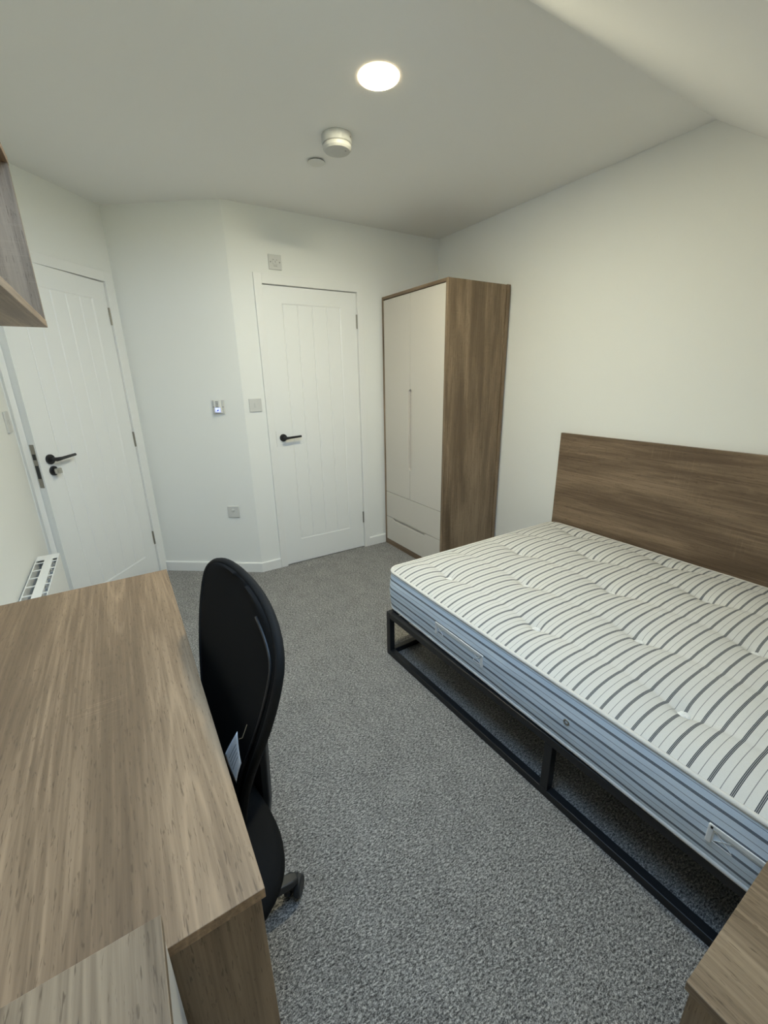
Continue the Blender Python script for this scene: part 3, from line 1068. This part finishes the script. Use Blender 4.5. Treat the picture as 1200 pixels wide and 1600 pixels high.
def hw(z):
    if z > zb1 - RTOP:
        q = (z - zb1 + RTOP) / RTOP
        return HW * max(0.0, 1 - q ** 2.6) ** (1 / 2.4)
    q = (zb1 - RTOP - z) / (zb1 - RTOP - zb0)
    s_ = q * q * (3 - 2 * q)
    return HW + (HB - HW) * s_


def xc(z):
    return -2.2696 + 0.208 * (z - 0.75) - 0.0129 * math.sin(PI * (z - zb0) / (zb1 - zb0))


def xs(u, z):
    return xc(z) - 0.012 * u * u + 0.006


bm = bmesh.new()
NU, NV = 28, 40
TK = 0.020
fr, bk = [], []
for j in range(NV + 1):
    t = j / NV
    t = 1 - (1 - t) ** 1.6
    z = zb0 + (zb1 - zb0) * min(t, 0.9985)
    w_ = hw(z)
    rf, rb = [], []
    for i in range(NU + 1):
        u = -1 + 2 * i / NU
        uu = math.sin(u * PI / 2)
        edge = 1 - abs(uu) ** 8
        rf.append(bm.verts.new((xs(uu, z) - TK * 0.5 * edge, CY + w_ * uu, z)))
        rb.append(bm.verts.new((xs(uu, z) + TK * 0.5 * edge, CY + w_ * uu, z)))
    fr.append(rf); bk.append(rb)
for g_, fl in ((fr, 0), (bk, 1)):
    for j in range(NV):
        for i in range(NU):
            q = (g_[j][i], g_[j][i + 1], g_[j + 1][i + 1], g_[j + 1][i])
            bm.faces.new(q if fl else q[::-1])
for j in range(NV):
    for i in (0, NU):
        q = (fr[j][i], fr[j + 1][i], bk[j + 1][i], bk[j][i])
        bm.faces.new(q if i == 0 else q[::-1])
for j in (0, NV):
    for i in range(NU):
        bm.faces.new((fr[j][i], fr[j][i + 1], bk[j][i + 1], bk[j][i]))
bmesh.ops.remove_doubles(bm, verts=bm.verts, dist=1e-5)
bmesh.ops.recalc_face_normals(bm, faces=bm.faces)
br = mk('backrest', bm, M_mesh, chair, M=MC, smooth=True)
# rim round the backrest
loop = []
NP = 40
zz_ = [zb0 + (zb1 - RTOP - zb0) * i / NP for i in range(NP + 1)]
half = [(hw(z), z) for z in zz_]
for k in range(1, 15):
    th_ = k / 14 * PI / 2
    half.append((HW * max(0.0, math.cos(th_)) ** (2 / 2.4), zb1 - RTOP + RTOP * math.sin(th_) ** (2 / 2.6)))
for w_, z in half:
    loop.append((xs(w_ / hw(min(z, zb1 - RTOP)), z) + 0.003, CY - w_, z))
for w_, z in half[-2::-1]:
    loop.append((xs(w_ / hw(min(z, zb1 - RTOP)), z) + 0.003, CY + w_, z))
bm = bmesh.new()
tube(bm, loop, 0.009, 10, closed=True)
mk('back_rim', bm, M_rim, chair, M=MC, smooth=True)
# stitched seam just inside the rim
bm = bmesh.new()
sm = []
for w_, z in half[2:-5]:
    w2 = max(0.0, w_ - 0.022)
    z2 = z - 0.020 * min(1.0, max(0.0, (z - zb1 + RTOP) / RTOP))
    uu = w2 / max(hw(z2), w2 + 1e-4)
    sm.append((xs(uu, z2) - TK * 0.5 * (1 - uu ** 8) - 0.002, CY - w2, z2))
tube(bm, sm, 0.003, 6)
mk('seam', bm, M_blackp, br, M=MC, smooth=True)
# support spine behind, curving under the seat
bm = bmesh.new()
spine = [(-2.222, 0.80, 0.080), (-2.235, 0.70, 0.086), (-2.245, 0.60, 0.090), (-2.250, 0.50, 0.092), (-2.253, 0.42, 0.092), (-2.260, 0.365, 0.090), (-2.285, 0.340, 0.080), (-2.36, 0.336, 0.066), (-2.46, 0.336, 0.055)]
prev = None
for k, (x, z, w_) in enumerate(spine):
    p = Vector((spine[max(0, k - 1)][0], 0, spine[max(0, k - 1)][1])); q = Vector((spine[min(len(spine) - 1, k + 1)][0], 0, spine[min(len(spine) - 1, k + 1)][1]))
    t = (q - p).normalized(); n = Vector((-t.z, 0, t.x))
    h_ = 0.011
    c = Vector((x, CY, z))
    ring = [bm.verts.new(c + n * a * h_ + Vector((0, b_ * w_, 0))) for a, b_ in ((-1, -0.85), (-1, 0.85), (0, 1), (1, 0.85), (1, -0.85), (0, -1))]
    if prev:
        for i in range(6):
            bm.faces.new((prev[i], prev[(i + 1) % 6], ring[(i + 1) % 6], ring[i]))
    else:
        bm.faces.new(ring[::-1])
    prev = ring
bm.faces.new(prev)
bmesh.ops.recalc_face_normals(bm, faces=bm.faces)
mk('back_support', bm, M_greyp, chair, M=MC, bevel=0.004)
# lumbar block joining spine and backrest
mk('support_block', B(-2.272, -2.236, CY - 0.05, CY + 0.05, 0.66, 0.74), M_blackp, chair, M=MC, bevel=0.006)
# seat: rounded cushion
bm = bmesh.new()
sc_x, sa, sb_ = -2.512, 0.246, 0.266
SY = CY - 0.070
prof = [(0.0, 0.378), (0.90, 0.378), (0.97, 0.385), (1.0, 0.405), (1.0, 0.422), (0.975, 0.442), (0.90, 0.454), (0.6, 0.458), (0.0, 0.454)]
rg = []
NS = 56
for r, z in prof:
    if r == 0:
        rg.append([bm.verts.new((sc_x, SY, z))]); continue
    ring = []
    for i in range(NS):
        a = 2 * PI * i / NS
        ca, sa_ = math.cos(a), math.sin(a)
        ex = 2 / 3.2
        ring.append(bm.verts.new((sc_x + r * sa * math.copysign(abs(ca) ** ex, ca), SY + r * sb_ * math.copysign(abs(sa_) ** ex, sa_), z)))
    rg.append(ring)
for a, b_ in zip(rg, rg[1:]):
    for i in range(NS):
        j = (i + 1) % NS
        if len(a) == 1:
            bm.faces.new((a[0], b_[j], b_[i]))
        elif len(b_) == 1:
            bm.faces.new((a[i], a[j], b_[0]))
        else:
            bm.faces.new((a[i], a[j], b_[j], b_[i]))
bmesh.ops.recalc_face_normals(bm, faces=bm.faces)
mk('seat', bm, M_mesh, chair, M=MC @ Matrix.Translation((sc_x, SY, 0)) @ Matrix.Rotation(0.10, 4, 'Z') @ Matrix.Translation((-sc_x, -SY, 0)), smooth=True)
mk('tilt_mechanism', B(-2.60, -2.40, CB.y - 0.07, CB.y + 0.07, 0.328, 0.380), M_blackp, chair, M=MC, bevel=0.008)
bm = bmesh.new(); tube(bm, [(-2.50, CB.y - 0.06, 0.350), (-2.50, CB.y - 0.20, 0.345), (-2.50, CB.y - 0.235, 0.341)], 0.006, 8)
mk('height_lever', bm, M_blackp, chair, M=MC, smooth=True)
bm = bmesh.new()
lathe(bm, [(0, 0.09), (0.026, 0.09), (0.026, 0.24), (0.014, 0.245), (0.014, 0.33), (0, 0.33)], 20, Matrix.Translation(CB))
mk('gas_lift', bm, M_blackp, chair, M=MC)
bm = bmesh.new()
lathe(bm, [(0, 0.070), (0.045, 0.070), (0.045, 0.105), (0.032, 0.125), (0, 0.125)], 24, Matrix.Translation(CB))
mk('base_hub', bm, M_blackp, chair, M=MC)
for k in range(5):
    a = math.radians(-4) + k * 2 * PI / 5
    d = Vector((math.cos(a), math.sin(a), 0)); s_ = Vector((-d.y, d.x, 0))
    c = CB.copy()
    bm = bmesh.new()
    prev = None
    for (r, zt, zb, w_) in ((0.035, 0.118, 0.075, 0.026), (0.16, 0.100, 0.070, 0.022), (0.300, 0.080, 0.060, 0.018), (0.317, 0.076, 0.060, 0.012)):
        ring = [bm.verts.new(c + d * r + s_ * w_ * y_ + Vector((0, 0, z_))) for y_, z_ in ((-1, zb), (1, zb), (0.8, zt), (-0.8, zt))]
        if prev:
            for i in range(4):
                bm.faces.new((prev[i], prev[(i + 1) % 4], ring[(i + 1) % 4], ring[i]))
        else:
            bm.faces.new(ring[::-1])
        prev = ring
    bm.faces.new(prev)
    bmesh.ops.recalc_face_normals(bm, faces=bm.faces)
    lg = mk('base_leg', bm, M_blackp, chair, M=MC, bevel=0.004)
    # caster
    sw_ = a + 0.9
    cdv = Vector((math.cos(sw_), math.sin(sw_), 0)); axv = Vector((-cdv.y, cdv.x, 0))
    wc = c + d * 0.300 + cdv * 0.012 + Vector((0, 0, 0.0275))
    bm = bmesh.new()
    Rm = Matrix((cdv, Vector((0, 0, 1)), axv)).transposed().to_4x4()
    for off in (-0.014, 0.014):
        Mc = Matrix.Translation(wc + axv * off) @ Rm
        lathe(bm, [(0, -0.009), (0.024, -0.009), (0.0275, -0.005), (0.0275, 0.005), (0.024, 0.009), (0, 0.009)], 20, Mc)
    cs = mk('caster', bm, M_blackp, lg, M=MC)
    bm = bmesh.new()
    Mc = Matrix.Translation(wc) @ Rm
    pts = []
    n0 = 10
    outer = [bm_ for bm_ in range(n0 + 1)]
    A0, A1 = [], []
    for i in outer:
        aa = PI * (0.05 + 0.75 * i / n0)
        for lst, hz in ((A0, -0.0045), (A1, 0.0045)):
            lst.append((math.cos(aa) * 0.030, math.sin(aa) * 0.030, hz))
    V0 = [bm.verts.new(Mc @ Vector(p)) for p in A0] + [bm.verts.new(Mc @ Vector((0, 0, -0.0045)))]
    V1 = [bm.verts.new(Mc @ Vector(p)) for p in A1] + [bm.verts.new(Mc @ Vector((0, 0, 0.0045)))]
    bm.faces.new(V0[::-1]); bm.faces.new(V1)
    for i in range(len(V0)):
        j = (i + 1) % len(V0)
        bm.faces.new((V0[i], V0[j], V1[j], V1[i]))
    tube(bm, [c + d * 0.300 + Vector((0, 0, 0.040)), c + d * 0.300 + Vector((0, 0, 0.068))], 0.008, 10)
    bmesh.ops.recalc_face_normals(bm, faces=bm.faces)
    mk('caster_hood', bm, M_greyp, lg, M=MC)

# hang tag on the front of the backrest


def pix(u, v, t):
    d = Rf + Rr * ((u - 600) / 659.71) - Ru * ((v - 800) / 659.71)
    return CP + d * t


tA = Vector((-2.304, -2.263, 0.725))    # top corner
tB = Vector((-2.302, -2.281, 0.661))    # right corner
tD = Vector((-2.326, -2.241, 0.660))    # left corner, towards the desk
tC = Vector((-2.322, -2.318, 0.655)) * 0.35 + (tB + tD - tA) * 0.65
bm = bmesh.new()
NN = 8
gr = []
for j in range(NN + 1):
    row = []
    for i in range(NN + 1):
        u, v = i / NN, j / NN
        p = tA.lerp(tB, u).lerp(tD.lerp(tC, u), v)
        row.append(bm.verts.new(p + Vector((-0.006, 0, 0)) * math.sin(PI * (u * 0.5 + v * 0.5))))
    gr.append(row)
for j in range(NN):
    for i in range(NN):
        bm.faces.new((gr[j][i], gr[j][i + 1], gr[j + 1][i + 1], gr[j + 1][i]))
tg = mk('swing_tag', bm, M_paper, chair, smooth=True)
for i in range(4):
    u = 0.30 + 0.13 * i
    bm = bmesh.new()
    pr_ = None
    for j in range(9):
        v = 0.12 + 0.62 * j / 8
        q0 = [tA.lerp(tB, uu_).lerp(tD.lerp(tC, uu_), v) + Vector((-0.006, 0, 0)) * math.sin(PI * (uu_ * 0.5 + v * 0.5)) for uu_ in (u, u + 0.022)]
        cur = [bm.verts.new(p + Vector((-0.0009, 0.0, 0.0009))) for p in q0]
        if pr_:
            bm.faces.new((pr_[0], pr_[1], cur[1], cur[0]))
        pr_ = cur
    mk('printed_line', bm, M_ink, tg)
so_ = tg.modifiers.new('solid', 'SOLIDIFY'); so_.thickness = 0.0006
bm = bmesh.new()
tube(bm, [tA.lerp(tB, 0.25), Vector((-2.2985, -2.278, 0.718)), Vector((-2.286, -2.275, 0.742))], 0.0009, 5)
mk('tag_cord', bm, plain('tan_cord', (0.30, 0.24, 0.15), 0.8), tg)
